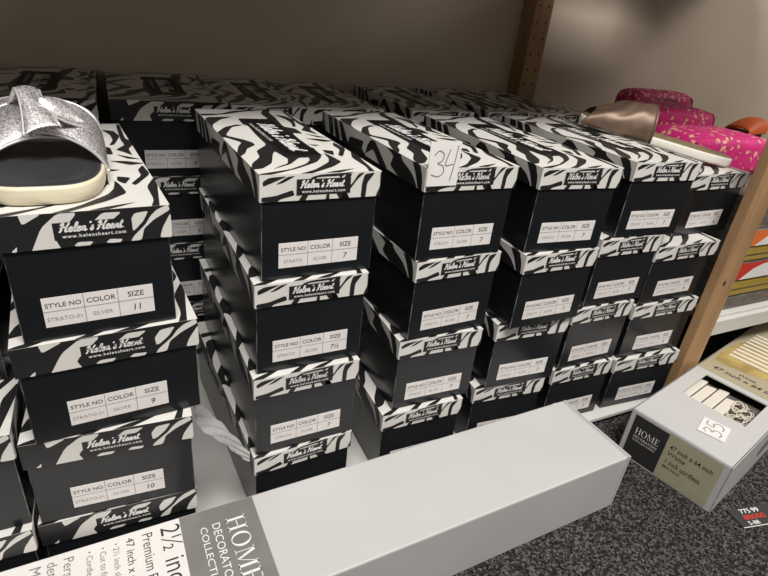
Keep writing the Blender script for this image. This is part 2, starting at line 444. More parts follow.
EPS = 0.0022      # lid overhang
def lid_meshes(W, L, H, hl, kind, seed):
    g2 = MB()
    """lid shell with the zebra print, and the brand lettering"""
    rnd = random.Random(seed)
    m = MB()
    x0, x1, y0, y1, z0, z1 = -W/2-EPS, W/2+EPS, -EPS, L+EPS, H-hl, H
    th = 0.0016
    # outer skin
    m.face([(x0,y0,z1),(x1,y0,z1),(x1,y1,z1),(x0,y1,z1)])
    m.face([(x0,y0,z0),(x1,y0,z0),(x1,y0,z1),(x0,y0,z1)])
    m.face([(x1,y0,z0),(x1,y1,z0),(x1,y1,z1),(x1,y0,z1)])
    m.face([(x1,y1,z0),(x0,y1,z0),(x0,y1,z1),(x1,y1,z1)])
    m.face([(x0,y1,z0),(x0,y0,z0),(x0,y0,z1),(x0,y1,z1)])
    # rim and inner skin
    a0, a1, b0, b1, c1 = x0+th, x1-th, y0+th, y1-th, z1-th
    m.face([(a0,b0,c1),(a0,b1,c1),(a1,b1,c1),(a1,b0,c1)], 1)
    m.face([(a0,b0,z0),(a0,b0,c1),(a1,b0,c1),(a1,b0,z0)], 1); m.face([(a1,b0,z0),(a1,b0,c1),(a1,b1,c1),(a1,b1,z0)], 1)
    m.face([(a1,b1,z0),(a1,b1,c1),(a0,b1,c1),(a0,b1,z0)], 1); m.face([(a0,b1,z0),(a0,b1,c1),(a0,b0,c1),(a0,b0,z0)], 1)
    o = [(x0,y0,z0),(x1,y0,z0),(x1,y1,z0),(x0,y1,z0)]; n = [(a0,b0,z0),(a1,b0,z0),(a1,b1,z0),(a0,b1,z0)]
    for i in range(4): m.face([o[(i+1)%4], o[i], n[i], n[(i+1)%4]], 1)
    d = 0.00022
    w, l, h = x1-x0, y1-y0, z1-z0
    def PT(u, v, e=d): return (x0+u*w, y0+v*l, z1+e)
    def PF(u, v, e=d): return (x0+u*w, y0-e, z0+v*h)
    def PL(u, v, e=d): return (x0-e, y1-u*l, z0+v*h)
    def PR(u, v, e=d): return (x1+e, y0+u*l, z0+v*h)
    def PB(u, v, e=d): return (x1-u*w, y1+e, z0+v*h)
    for p in TOPP + TOPX: m.poly2(p, PT, 1)
    for p in SIDEP:
        m.poly2([(1-u, v) for u, v in p], PL, 1); m.poly2(p, PR, 1)
    lab = None
    if kind == 1:
        for p in FRP: m.poly2(p, PF, 1)
        for p in FRP: m.poly2(p, PB, 1)
    else:
        full = [(0,0),(1,0),(1,1),(0,1)]
        for P in (PF, PB):
            m.poly2(full, P, 1)
            for p in FR2P: m.poly2(p, lambda u, v, P=P: P(u, v, 2*d), 0)
    # black brand panel on front, lettering on front and along the top
    g = MB()
    lw, lh = 0.059, 0.0165
    cz = z0 + h*(0.50 if kind == 1 else 0.47)
    def B(u, v, e=2.6*d): return (u, y0-e, cz+v)
    if kind == 1:
        m.poly2([(-lw/2+.001,-lh/2),(lw/2+.001,-lh/2),(lw/2+.001,lh/2),(-lw/2+.001,lh/2)], lambda u, v: B(u, v, 1.6*d), 1)
    else:
        m.poly2([(-.0255,-.0075),(.033,-.0075),(.033,.0075),(-.0255,.0075)], lambda u, v: B(u, v, 2.3*d), 1)
    k = 0.048/BRW
    off = 0.001 if kind == 1 else 0.004
    g.flat(BR, lambda u, v: B(u*k-.0255+off, v*k*.88-.0005), 0)
    url = text2('www.helensheart.com', 0.0042, 0.02, 0, 1.25, 'CENTER')
    g.flat(url, lambda u, v: B(u+off, v-.0060), 0)
    # top panel lettering runs along the length of the box
    k2 = 0.150/BRW
    def PTL(u, v): return (x0+w*0.47+v, y0+l*0.70-u, z1+2*d)
    g2.flat(BR, lambda u, v: PTL(u*k2, v*k2*.75+.0015), 0)
    url2 = text2('www.helensheart.com', 0.0082, 0.01, 0, 1.35, 'LEFT')
    g2.flat(url2, lambda u, v: PTL(u, v-.0105), 0)
    return m, g, g2

def body_mesh(W, L, H, hl):
    m = MB()
    m.bbox(-W/2, W/2, 0, L, 0.0005, H-0.0019, 0.0007, 0, 1)
    # fold lines of the card at the front edge
    return m

def sticker_mesh(W, size, code, kind):
    m = MB()
    w, h = (0.091, 0.0285) if kind == 1 else (0.088, 0.0285)
    zb = 0.0135
    y = -0.0004
    def P(u, v, e=0.0): return (u, y-e, zb+v)
    m.box(-w/2, w/2, y, 0.0002, zb, zb+h, 0)
    e = 0.00015
    t = 0.0006
    cols = (-w/2, -w/2+w*.355, -w/2+w*.665, w/2)
    def line(u0, v0, u1, v1): m.poly2([(u0,v0),(u1,v0),(u1,v1),(u0,v1)], lambda a, b: P(a, b, e), 2)
    line(-w/2, h*.52, w/2, h*.52+t)
    for c in cols[1:3]: line(c-t/2, 0, c+t/2, h)
    for c0, c1, tx, s in ((cols[0], cols[1], 'STYLE NO', .0061), (cols[1], cols[2], 'COLOR', .0068), (cols[2], cols[3], 'SIZE', .0075)):
        m.flat(text2(tx, s, 0.012, 0, 1.0, 'CENTER'), lambda a, b, c=(c0+c1)/2: P(c+a, h*.66+b, e), 1)
    m.flat(text2(code, .0055, 0.0, 0, 1.0, 'CENTER'), lambda a, b: P((cols[0]+cols[1])/2+a, h*.19+b, e), 2)
    m.flat(text2('SILVER', .0055, 0.0, 0, 1.0, 'CENTER'), lambda a, b: P((cols[1]+cols[2])/2+a, h*.19+b, e), 2)
    m.flat(text2(size, .0088, 0.012, .1, 1.0, 'CENTER'), lambda a, b: P((cols[2]+cols[3])/2+a, h*.16+b, e), 1)
    return m

# one prototype mesh set per box format
FMT = {
 'R': (.1275, .3344, .11571, .0275, 1),     # ordinary boxes
 'L': (.1507, .3344, .10903, .0300, 2),     # boxes under the sandal
 'T': (.1250, .3344, .11709, .0300, 2),     # top box of the sandal stack
 'S': (.1520, .3300, .10790, .0262, 1),     # boxes by the post
 'B': (.1650, .3200, .11571, .0290, 2),     # boxes behind the sandal stack
 'E': (.1500, .3344, .11850, .0300, 2),     # stack at the left edge
 'K': (.1275, .3100, .11571, .0275, 1),     # back row
}
DATA = {}
for k_, (W, L_, H, hl, kd) in FMT.items():
    lm, gm, gt = lid_meshes(W, L_, H, hl, kd, 1)
    DATA[k_] = (body_mesh(W, L_, H, hl).data('box_body', [M_black, M_worn]),
                lm.data('lid', [M_white, M_ink]), gm.data('front_lettering', [M_letter]), gt.data('top_lettering', [M_letter]))
STK = {}
def shoe_box(fmt, x, y, z, rz, label, group, size='7'):
    W, L_, H, hl, kd = FMT[fmt]
    r = empty('shoe_box', (x, y, z), rz)
    tag(r, label, 'shoe box', group)
    bd, ld, gd, td = DATA[fmt]
    link('box_body', bd, r)
    lo = link('lid', ld, r)
    link('front_lettering', gd, lo); link('top_lettering', td, lo)
    key = (fmt, size)
    if key not in STK:
        STK[key] = sticker_mesh(W, size, 'STRATO' if kd == 1 else 'STRATO-01', kd).data('size_sticker', [M_stick, M_sticktext, M_stickfaint])
    link('size_sticker', STK[key], r)
    return r

# ------------------------------------------------------------------ setting
def struct(name, m, mats):
    o = m.build(name, mats); o['kind'] = 'structure'; return o
ZF = -0.02
m = MB(); m.box(-1.8, 3.4, -2.6, 0.76, ZF-0.05, ZF); struct('floor', m, [M_carpet])
m = MB(); m.box(-1.8, 3.4, 0.722, 0.762, ZF, 1.30); struct('wall_back', m, [M_wall])
m = MB(); m.bbox(-0.70, 0.909, -0.0105, 0.720, -0.008, 0.0, .001); m.box(-0.70, 0.909, 0.004, 0.716, ZF, -0.008, 1)
struct('trim_1', m, [M_shelf, M_plinth])
# raised shelf of the next bay: board with a front lip
m = MB(); m.bbox(0.966, 2.30, 0.004, 0.720, 0.148, 0.166, .001); m.bbox(0.966, 2.30, -0.006, 0.004, 0.128, 0.160, .001)
m.box(2.28, 2.30, 0.01, 0.720, ZF, 0.148)
struct('trim_2', m, [M_shelf])
# unseen board added overhead to shade the back, gap for the lit wall patch
m = MB(); m.box(-1.20, 1.75, -0.01, 0.40, 0.88, 0.905); m.box(-1.20, 0.93, 0.40, 0.722, 0.88, 0.905); m.box(1.20, 1.75, 0.40, 0.722, 0.88, 0.905); m.box(0.93, 1.20, 0.53, 0.722, 0.88, 0.905); struct('added_shade_shelf', m, [M_upper])

# ------------------------------------------------------------------ posts
r = empty('wooden_post', (0.9115, -0.012, ZF))
tag(r, 'pale pine batten post standing in front of the right end of the shoe boxes', 'post')
m = MB(); m.bbox(0, 0.0505, 0, 0.0186, 0, 0.92, .0012, 0)
m.build('batten', [M_wood], r)
for zz in (0.27, 0.52, 0.78):
    m = MB()
    pts = [(0.020+0.0035*math.cos(a), zz+0.0055*math.sin(a)) for a in [i*math.pi/5 for i in range(10)]]
    m.poly2(pts, lambda u, v: (u, -0.0003, v), 0)
    m.build('knot', [M_hole], r)

r = empty('perforated_post', (0.951, 0.672, 0.0))
tag(r, 'brown upright post with two rows of peg holes against the back wall', 'post')
m = MB(); m.bbox(0, 0.055, 0, 0.048, 0, 0.88, .001, 0)
m.build('upright', [M_wood2], r)
m = MB()
m.poly2([(0.0028*math.cos(a), 0.0028*math.sin(a)) for a in [i*math.pi/5 for i in range(10)]], lambda u, v: (u, -0.0003, v), 0)
hole = m.data('peg_hole', [M_hole])
for zz in np.arange(0.05, 0.87, 0.0365):
    for xx in (0.014, 0.041):
        link('peg_hole', hole, r).location = (xx, 0, zz)

# ------------------------------------------------------------------ the stacks of shoe boxes
ROW = {1: 'topmost', 2: 'second from top', 3: 'third from top', 4: 'lowest'}
STK_DESC = {1: 'under the silver sandal', 2: 'just right of sandal stack', 3: 'wearing the 34 tag',
            4: 'just right of 34 tag', 5: 'next-to-last before pine post', 6: 'touching the pine post'}
POS = {
 (1,1): (-0.0398,-0.0237,0.085,'T','11'), (1,2): (-0.0363,-0.0261,0.075,'L','9'), (1,3): (-0.0495,-0.0293,-0.0436,'L','10'), (1,4): (-0.0511,-0.0275,-0.024,'L','8'),
 (2,1): (0.1741,0.0031,0.0325,'R','7'), (2,2): (0.1672,-0.0028,0.0152,'R','7½'), (2,3): (0.1635,-0.0098,0.0252,'R','7'), (2,4): (0.1623,-0.0105,0.0609,'R','7'),
 (3,1): (0.365,0.0113,0.0071,'R','7'), (3,2): (0.3686,0.0113,0.0437,'R','7'), (3,3): (0.3613,0.0102,-0.0198,'R','7'), (3,4): (0.3463,0.0041,-0.0134,'R','7'),
 (4,1): (0.5254,-0.0034,-0.0612,'R','7'), (4,2): (0.5267,-0.0064,0.0,'R','7'), (4,3): (0.5201,0.0052,-0.06,'R','7'), (4,4): (0.5083,0.0100,-0.074,'R','7'),
 (5,1): (0.7110,0.0130,-0.050,'R','7'), (5,2): (0.688,0.0143,-0.0078,'R','7'), (5,3): (0.672,0.013,-0.0063,'R','7'), (5,4): (0.666,0.0102,-0.0336,'R','7'),
 (6,1): (0.8990,0.0470,0.030,'S','6'), (6,2): (0.8334,0.0149,-0.0086,'S','6'), (6,3): (0.8285,0.0115,-0.0399,'S','6'), (6,4): (0.8230,0.0039,-0.0674,'S','6'),
}
TOPZ = {}
for s in range(1, 7):
    z = 0.0
    for rw in (4, 3, 2, 1):
        x, y, a, fm, sz = POS[(s, rw)]
        shoe_box(fm, x, y, z, a, f'zebra-lid shoe box, {ROW[rw]} in the front stack {STK_DESC[s]}', 'zebra shoe boxes in the front row', sz)
        z += FMT[fm][2] + 0.0003
    TOPZ[s] = z
# stack cut by the left edge: two forward, two pushed back
for k, (y, nm) in enumerate(((-0.036, 'bottom'), (-0.030, 'second from bottom'), (0.058, 'third from bottom'), (0.060, 'top'))):
    shoe_box('E', -0.2085 + (0.0, .002, -.006, -.004)[k], y, k*(FMT['E'][2]+.0003), (0, .01, .0, .02)[k],
             f'zebra-lid shoe box, {nm} of the stack cut off by the left edge', 'zebra shoe boxes in the front row', '8')
# back row
BACK = [('B', -0.113, 0.398, 0.0, 'directly behind silver sandal'), ('B', 0.072, 0.396, 0.0, 'right of silver sandal'),
        ('K', 0.2245, 0.380, 0.0, 'left of the 34 tag'), ('K', 0.355, 0.378, -0.02, 'straight behind the 34 tag'),
        ('K', 0.546, 0.380, -0.055, 'slightly right of 34 tag'), ('K', 0.722, 0.390, -0.02, 'left of bronze sandal'),
        ('K', 0.866, 0.392, 0.0, 'nearest brown peg-hole post')]
for fm, x, y, a, ds in BACK:
    for k in range(4):
        rw = 4-k
        if rw == 1 or (x == 0.072 and rw in (2, 3)):
            nm = {1: 'top', 2: 'second from top', 3: 'third from top'}[rw]
            lb = f'zebra-lid shoe box, {nm} of the back stack {ds}'
            shoe_box(fm, x, y, k*(FMT[fm][2]+.0003), a, lb, 'zebra shoe boxes in the back row', '9')
        else:
            shoe_box(fm, x, y, k*(FMT[fm][2]+.0003), a, 'black shoe box with zebra lid buried low in the back row', 'zebra shoe boxes buried in the back row', '9')

# ------------------------------------------------------------------ sandals
def sole_outline(Ln, wt, wh, n=64, sq=.72):
    """toe at -y end (y=0), heel at y=Ln"""
    pts = []
    for i in range(n):
        a = 2*math.pi*i/n
        c, s = math.cos(a), math.sin(a)
        t = (1 - c)/2                               # 0 at toe
        y = Ln*(0.5 - 0.5*math.copysign(abs(c)**0.80, c))
        tt = y/Ln
        hw = wt*(1-tt) + wh*tt - 0.006*math.exp(-((tt-0.58)/0.16)**2)
        x = hw*math.copysign(abs(s)**sq, s)
        pts.append((x, y))
    return pts
def ring_layers(m, outline, layers, cen, mi_fn):
    n = len(outline); base = len(m.v)
    for inset, z in layers:
        for (x, y) in outline:
            dx, dy = x-cen[0], y-cen[1]; l = math.hypot(dx, dy)
            f = max(0, 1-inset/l)
            zz = z(x, y) if callable(z) else z
            m.v.append((cen[0]+dx*f, cen[1]+dy*f, zz))
    for k in range(len(layers)-1):
        for j in range(n):
            a = base+k*n+j; b_ = base+k*n+(j+1) % n
            m.f.append((a, b_, b_+n, a+n)); m.m.append(mi_fn(k)); m.sm.append(True)
    m.f.append(tuple(base+j for j in reversed(range(n)))); m.m.append(mi_fn(0)); m.sm.append(False)
    m.f.append(tuple(base+(len(layers)-1)*n+j for j in range(n))); m.m.append(mi_fn(len(layers)-2)); m.sm.append(True)

def band(hw0, hw1, h, path_y, width, z0, tilt, ns=28, nv=7, puff=.004, crease=0.0, seed=0):
    """arched strap surface from x=+hw0 to x=-hw1; path_y(s), width(s) -> grid + edge polylines"""
    rnd = random.Random(seed)
    G = []
    for i in range(ns+1):
        s = i/ns
        a = math.pi*s
        row = []
        for j in range(nv+1):
            v = 2*j/nv-1
            c = math.cos(a)
            x = (hw0 if c > 0 else hw1)*math.copysign(abs(c)**0.85, c)
            sz = abs(math.sin(a))**0.62
            y = path_y(s) + v*width(s)/2
            z = z0 + sz*(h + tilt*v) + puff*(1-v*v)*sz
            if crease: z += crease*math.sin(9*s+5*v+seed)*sz*(1-v*v) + crease*.6*math.sin(23*s-7*v)*sz*(1-v*v)
            row.append((x, y, z))
        G.append(row)
    vs = [p for row in G for p in row]; fs = []
    for i in range(ns):
        for j in range(nv):
            k = i*(nv+1)+j
            fs.append((k, k+1, k+nv+2, k+nv+1))
    return vs, fs, [r_[0] for r_ in G], [r_[-1] for r_ in G]

# silver glitter sandal
ZS = TOPZ[1]
r = empty('silver_sandal', (-0.0705, -0.0125, ZS+0.0006), 0.03)
tag(r, 'silver glitter twist-strap slide sandal with cream platform sole on a zebra shoe box', 'sandal')
ol = sole_outline(0.255, 0.0570, 0.040, 64, .60)
m = MB(); ring_layers(m, ol, [(.003, 0), (.0008, .002), (0, .005), (0, .0125), (.0008, .0148), (.0034, .0154), (.0046, .0140), (.0046, .0080)], (0, 0.12), lambda k: 0)
m.build('sole', [M_cream], r)
m = MB(); ring_layers(m, ol, [(.0047, .0100), (.0047, .0143), (.0062, .0152), (.0090, .0148), (.0105, .0136), (.024, .0128), (.028, .0133), (.032, .0126), (.045, .0122)], (0, 0.12), lambda k: 0)
m.build('insole', [M_insole], r)
def vband(sg, seed):
    G = []
    ns, nv = 32, 8
    for i in range(ns+1):
        t = i/ns; a = math.pi*t
        c, sn = math.cos(a), abs(math.sin(a))
        row = []
        tt = t if sg > 0 else 1-t
        yc = .085 + .052*tt + .012*sn
        wd = .060 - .022*sn**1.5
        for j in range(nv+1):
            v = 2*j/nv-1
            ex = 1.0 - .42*v
            hh = sn**ex
            x = (.0520 if c > 0 else .0515)*math.copysign(abs(c)**(.92-.12*v), c)*(1+.05*sn**2*abs(c))
            z = .0115 + hh*(.0370 + .0125*v) + .005*(1-v*v)*hh**.5
            row.append((x, yc + v*wd/2, z))
        G.append(row)
    vs = [p for r_ in G for p in r_]; fs = []
    for i in range(ns):
        for j in range(nv):
            k = i*(nv+1)+j; fs.append((k, k+1, k+nv+2, k+nv+1))
    return vs, fs, [r_[0] for r_ in G], [r_[-1] for r_ in G]
for sg in (1, -1):
    vs, fs, e0, e1 = vband(sg, 1)
    if sg < 0: vs = [(x, y, z-.0040) for x, y, z in vs]; e0 = [(x, y, z-.0040) for x, y, z in e0]; e1 = [(x, y, z-.0040) for x, y, z in e1]
    m = MB(); m.mesh(vs, fs, 0, True)
    st = m.build('strap', [M_glit], r, subdiv=1, solid=.0026)
    m = MB(); m.tube(e0, .0014, 8); m.tube(e1, .0014, 8)
    m.build('piping', [M_piping], st)
# the twist: strap folded over the crossing, and the leaf-shaped loop to its right
vs, fs = [], []
ns, nv = 20, 6
edges = ([], [])
for i in range(ns+1):
    q = i/ns
    y = .080 + .062*q
    zc = .042 + .027*min(1, q/.62) - .020*max(0, q-.62)/.38 + .004*math.sin(math.pi*q)
    w_ = .0085 + .006*abs(2*q-1)**1.5
    for j in range(nv+1):
        v = 2*j/nv-1
        x = -.003 + v*w_ - .014*(q-.5)
        vs.append((x, y + .004*v, zc + .0030*(1-v*v) + .0035*v*math.cos(math.pi*q)))
        if j == 0: edges[0].append(vs[-1])
        if j == nv: edges[1].append(vs[-1])
for i in range(ns):
    for j in range(nv):
        k = i*(nv+1)+j; fs.append((k, k+1, k+nv+2, k+nv+1))
m = MB(); m.mesh(vs, fs, 0, True); tw = m.build('twist_knot', [M_glit], r, subdiv=1, solid=.0022)
m = MB(); m.tube(edges[0], .0012, 8); m.tube(edges[1], .0012, 8); m.build('piping', [M_piping], tw)
vs, fs = [], []
ns, nv = 18, 6
loop = ([], [])
for i in range(ns+1):
    q = i/ns
    for j in range(nv+1):
        v = 2*j/nv-1
        w_ = .0105*math.sin(math.pi*min(1, .06+q*.94))**.7
        a = math.pi*(.5 - .30*q)
        x = .004 + .034*q + v*w_*.45
        y = .103 + .002*q + v*w_*.75
        z = .0640 - .022*q**1.5 + v*w_*.50 + .0035*(1-v*v)
        vs.append((x, y, z))
        if j == 0: loop[0].append(vs[-1])
        if j == nv: loop[1].append(vs[-1])
for i in range(ns):
    for j in range(nv):
        k = i*(nv+1)+j; fs.append((k, k+nv+1, k+nv+2, k+1))
m = MB(); m.mesh(vs, fs, 0, True); lp = m.build('twist_loop', [M_glit], r, subdiv=1, solid=.0022)
m = MB(); m.tube(loop[0]+list(reversed(loop[1])), .0012, 8, closed=True); m.build('piping', [M_piping], lp)

# bronze sandal lying across two boxes near the post
toe = Vector((0.765, 0.262, TOPZ[5]+.0090)); heel = Vector((0.962, 0.080, TOPZ[6]+.0015))
ax = (heel-toe); Lb = ax.length
r = empty('bronze_sandal', toe)
ey = ax.normalized(); ex = ey.cross(Vector((0, 0, 1))).normalized(); ez = ex.cross(ey)
r.rotation_euler = Matrix((ex, ey, ez)).transposed().to_euler()
tag(r, 'bronze satin slide sandal with tan footbed and white sole beside pink floral things', 'sandal')
ol = sole_outline(Lb, 0.046, 0.034)
m = MB(); ring_layers(m, ol, [(.003, 0), (.0005, .002), (0, .005), (0, .012), (.0014, .0145), (.0034, .015), (.0036,.010)], (0, Lb*.48), lambda k: 0)
m.build('sole', [M_whitesole], r)
m = MB(); ring_layers(m, ol, [(.0035, .010), (.0035, .0158), (.005, .0168), (.012, .0163), (.03, .0155)], (0, Lb*.48), lambda k: 0)
m.build('footbed', [M_taninsole], r)
vs, fs, e0, e1 = band(.0485, .0485, .042, lambda s: .062 + .006*math.sin(math.pi*s), lambda s: .122 - .026*math.sin(math.pi*s), .004, .016, 34, 12, .006, .0030, 3)
m = MB(); m.mesh(vs, fs, 0, True); st = m.build('strap', [M_bronze], r, subdiv=1, solid=.003)
m = MB(); m.tube(e1, .0022, 8); m.build('strap_hem', [M_bronze], st)

# ------------------------------------------------------------------ 34 price tag on stack three
def tag34(strokes, w, h, pen=.0012):
    m = MB(); m.box(-w/2, w/2, -.0004, .0004, 0, h, 0)
    vs, fs = strokes2([[(-w/2+a*w, b*h) for a, b in q] for q in strokes], pen, 6)
    m.flat((vs, fs), lambda u, v: (u, -.0006, v), 1)
    return m
S34 = [[(.16,.70),(.30,.80),(.46,.72),(.42,.58),(.28,.52),(.46,.46),(.50,.32),(.34,.22),(.10,.27)],
       [(.66,.84),(.56,.60),(.55,.47),(.80,.50)], [(.90,.92),(.84,.55),(.74,.12)]]
S34 = [[(a, b) for a, b in s] for s in S34]
vs34 = tag34([[(a*1.0, b) for a, b in s] for s in S34], .041, .050)
o = vs34.build('price_tag', [M_tag, M_pen]); o.location = (0.3205, 0.0076, 0.4432); o.rotation_euler = (math.radians(-2), 0, 0.01)
# pen width is set in tag-relative units
me = o.data
tag(o, 'white paper tag handwritten 34 on the front corner of a zebra lid', 'price tag')

# ------------------------------------------------------------------ grey tissue paper between the first two stacks
cam_pos = Vector((-0.0127373, -0.4989863, 0.6107907))
up_ = [(0.0335, .010, .206), (.042, .010, .196), (.052, .006, .183), (.062, .000, .171), (.072, -.008, .158), (.082, -.016, .146), (.0895, -.024, .1365)]
lo_ = [(0.0340, -.006, .180), (.041, -.010, .171), (.050, -.014, .163), (.060, -.018, .155), (.069, -.022, .146), (.079, -.026, .134), (.0885, -.030, .127)]
up_, lo_ = catmull(up_, 4), catmull(lo_, 4)
vs, fs = [], []
nv = 8
for i, (a, b_) in enumerate(zip(up_, lo_)):
    for j in range(nv+1):
        t = j/nv
        p = Vector(a)*(1-t) + Vector(b_)*t
        wob = .0035*math.sin(1.1*i+2.3*j) + .002*math.sin(2.7*i-1.7*j)
        edge = min(1, 4*t*(1-t)+.25)
        vs.append((p.x + wob*.3, p.y + wob*edge, p.z + .4*wob*edge))
for i in range(len(up_)-1):
    for j in range(nv):
        k = i*(nv+1)+j; fs.append((k, k+nv+1, k+nv+2, k+1))
m = MB(); m.mesh(vs, fs, 0, True)
o = m.build('tissue_paper', [M_tissue], None, subdiv=1, solid=.0006)
tag(o, 'crumpled grey tissue paper poking out between the two left stacks', 'paper')

# ------------------------------------------------------------------ long carton in the foreground
ang = math.radians(1.75)
r = empty('long_carton', (0.603, -0.0225, ZF), ang)
tag(r, 'long pale grey blinds carton lying on the carpet across the foreground', 'box')
LL, DD, HH = 1.22, 0.1345, 0.1015           # x from -LL to 0, y from -DD to 0
m = MB(); m.bbox(-LL, -0.006, -DD, 0, 0, HH, .0022, 0, seg=2)
m.build('carton_body', [M_carton], r)
m = MB()
m.bbox(-0.0055, -0.0025, -DD+.0008, -.0008, .0005, HH-.0006, .0008, 0)
m.bbox(-0.0020, 0.0010, -DD-.0004, .0004, .0, HH+.0004, .001, 0)
m.build('end_flap', [M_carton], r)
# printed wrap: grey brand panel and white text panel, over top, front and back faces
m = MB()
def PT(u, v, e=.0003): return (u, v, HH+e)
def PF(u, v, e=.0003): return (u, -DD-e, v)
def PB(u, v, e=.0003): return (-u, e, v)
xg0, xg1 = -0.5990, -0.5160
def quad(P, u0, u1, v0, v1, mi): m.poly2([(u0,v0),(u1,v0),(u1,v1),(u0,v1)], P, mi)
quad(PT, xg0, xg1, -DD+.002, -.002, 0); quad(PT, -LL+.05, xg0, -DD+.002, -.002, 1)
quad(PF, xg0, xg1, .002, HH-.002, 0); quad(PF, -LL+.05, xg0, .002, HH-.002, 1)
quad(PB, -xg1, -xg0, .002, HH-.002, 0); quad(PB, -xg0, LL-.05, .002, HH-.002, 1)
# lettering: reads from the back edge towards the front edge, letter tops point right
def col(s, size, x, y, mi, bold=0.0, space=1.0, width=None):
    d = text2(s, size, bold, 0, space)
    k = 1.0
    if width:
        ext = max(p[0] for p in d[0]); k = width/ext
    m.flat(d, lambda u, v: PT(x+v, y-u*k, .0006), mi)
hv, hf, hw = serif_word('HOME')
m.flat((hv, hf), lambda u, v: PT(-0.5515+v*.0205, -.0225-u*.088/hw, .0006), 2)
col('DECORATORS', .0125, -0.5670, -.0235, 2, .0, 1.0, .086)
col('COLLECTION', .0105, -0.5800, -.0245, 2, .0, 1.0, .084)
x = -0.6195
col('2½ inch', .0290, x, -.0075, 3, -.004, 1.0, .082)
col('Premium Faux Wood', .0150, x-.0185, -.0085, 3, -.004, 1.0, .115)
col('47 inch x 48 inch', .0115, x-.0345, -.0085, 3, 0, 1.0, .080)
for k, s in enumerate(('• 2½ inch slats', '• Cut to fit', '• Cordless lift')):
    col(s, .0085, x-.047-.0125*k, -.0095, 4, 0, 1.0)
col('Personal', .0135, x-.0925, -.0085, 4, -.002); col('detail', .0135, x-.107, -.0085, 4, -.002); col('Made', .0150, x-.1225, -.0085, 4, -.002)
m.build('printed_wrap', [M_panelgrey, M_panelwhite, M_letter, M_print, M_softprint], r)

# ------------------------------------------------------------------ blinds carton on the right
ang = math.radians(12.8)
r = empty('blinds_carton', (0.7121, -0.0708, ZF), ang)
tag(r, 'grey window-blinds carton with cut-out window and olive end label beside the pine post', 'box')
LL, DD, HH = 0.95, 0.158, 0.094             # x 0..LL, y -DD..0
def rloc(x, y):
    dx, dy = x-0.7121, y+0.0708
    return (dx*math.cos(ang)+dy*math.sin(ang), -dx*math.sin(ang)+dy*math.cos(ang))
wx0, wx1, wy0, wy1 = 0.124, 0.227, -0.130, -0.026
m = MB()
th = .003
# four walls, bottom, top with a hole
m.bbox(0, th, -DD, 0, 0, HH, .001); m.bbox(LL-th, LL, -DD, 0, 0, HH, .001)
m.bbox(0, LL, -DD, -DD+th, 0, HH, .001); m.bbox(0, LL, -th, 0, 0, HH, .001)
m.box(.001, LL-.001, -DD+.001, -.001, .0005, .003)
zt0, zt1 = HH-.0025, HH
m.box(.0006, wx0, -DD+.0006, -.0006, zt0, zt1); m.box(wx1, LL-.0006, -DD+.0006, -.0006, zt0, zt1)
m.box(wx0, wx1, -DD+.0006, wy0, zt0, zt1); m.box(wx0, wx1, wy1, -.0006, zt0, zt1)
m.build('carton_body', [M_carton], r)
m = MB(); m.box(wx0-.012, wx1+.012, wy0-.012, wy1+.012, HH-.024, HH-.022); m.build('window_tray', [M_tray], r)
# end label
m = MB()
def PE(u, v, e=.0004): return (-e, -u, v)      # u from left (y=0) to right
quad2 = lambda u0, u1, v0, v1, mi: m.poly2([(u0,v0),(u1,v0),(u1,v1),(u0,v1)], PE, mi)
quad2(.009, .066, .004, HH-.006, 0); quad2(.066, DD-.010, .003, HH-.004, 1)
def pe(s, size, u, v, mi, bold=0, width=None):
    d = text2(s, size, bold)
    k = width/max(p[0] for p in d[0]) if width else 1
    m.flat(d, lambda a, b: PE(u+a*k, v+b, .0007), mi)
m.flat((hv, hf), lambda u, v: PE(.0165+u*.041/hw, .054+v*.0125, .0007), 2); pe('DECORATORS', .0068, .0165, .046, 2, .0, .040); pe('COLLECTION', .0050, .0165, .040, 2, 0, .038)
pe('47 inch x 64 inch', .0125, .073, .064, 3, .006, .066); pe('White', .0110, .073, .052, 3, .004)
pe('1 inch cordless', .0130, .073, .036, 3, .004, .056); pe('Mini blind', .0070, .073, .027, 3, .002)
m.build('end_label', [M_paneldark, M_olive, M_letter, M_print], r)
# printed sleeve on top with the picture
m = MB()
def PT2(u, v, e=.0003): return (u, v, HH+e)
q3 = lambda u0, u1, v0, v1, mi, e=.0003: m.poly2([(u0,v0),(u1,v0),(u1,v1),(u0,v1)], lambda a, b: PT2(a, b, e), mi)
q3(.2420, LL-.02, -DD+.002, -.002, 0)
pic = [(.292,-.012),(.325,-.006),(.400,-.008),(.47,-.03),(.46,-.10),(.42,-.135),(.33,-.125),(.305,-.085),(.298,-.045)]
m.poly2(chaikin(pic), lambda a, b: PT2(a, b, .0005), 1)
for k in range(9):
    u = .345 + .018*k
    m.poly2([(u,-.02),(u+.009,-.02),(u+.009,-.135),(u,-.135)], lambda a, b: PT2(a, b, .0007), 3)
def colr(s, size, u, v, mi, bold=0, width=None):
    d = text2(s, size, bold, .2); k = width/max(p[0] for p in d[0]) if width else 1
    m.flat(d, lambda a, b: PT2(u+b, v-a*k, .0008), mi)
colr('47 inch x 64 inch', .0175, .262, -.020, 2, .012, .118); colr('White', .0120, .280, -.060, 2, .006)
m.build('printed_sleeve', [M_beige, M_gold, M_print, M_slat], r)
# print on the right-hand side
m = MB()
m.poly2(chaikin([(.16,.03),(.24,.035),(.27,.052),(.20,.060),(.15,.05)]), lambda a, b: (a, -DD-.0004, b), 0)
m.build('side_print', [M_softprint], r)

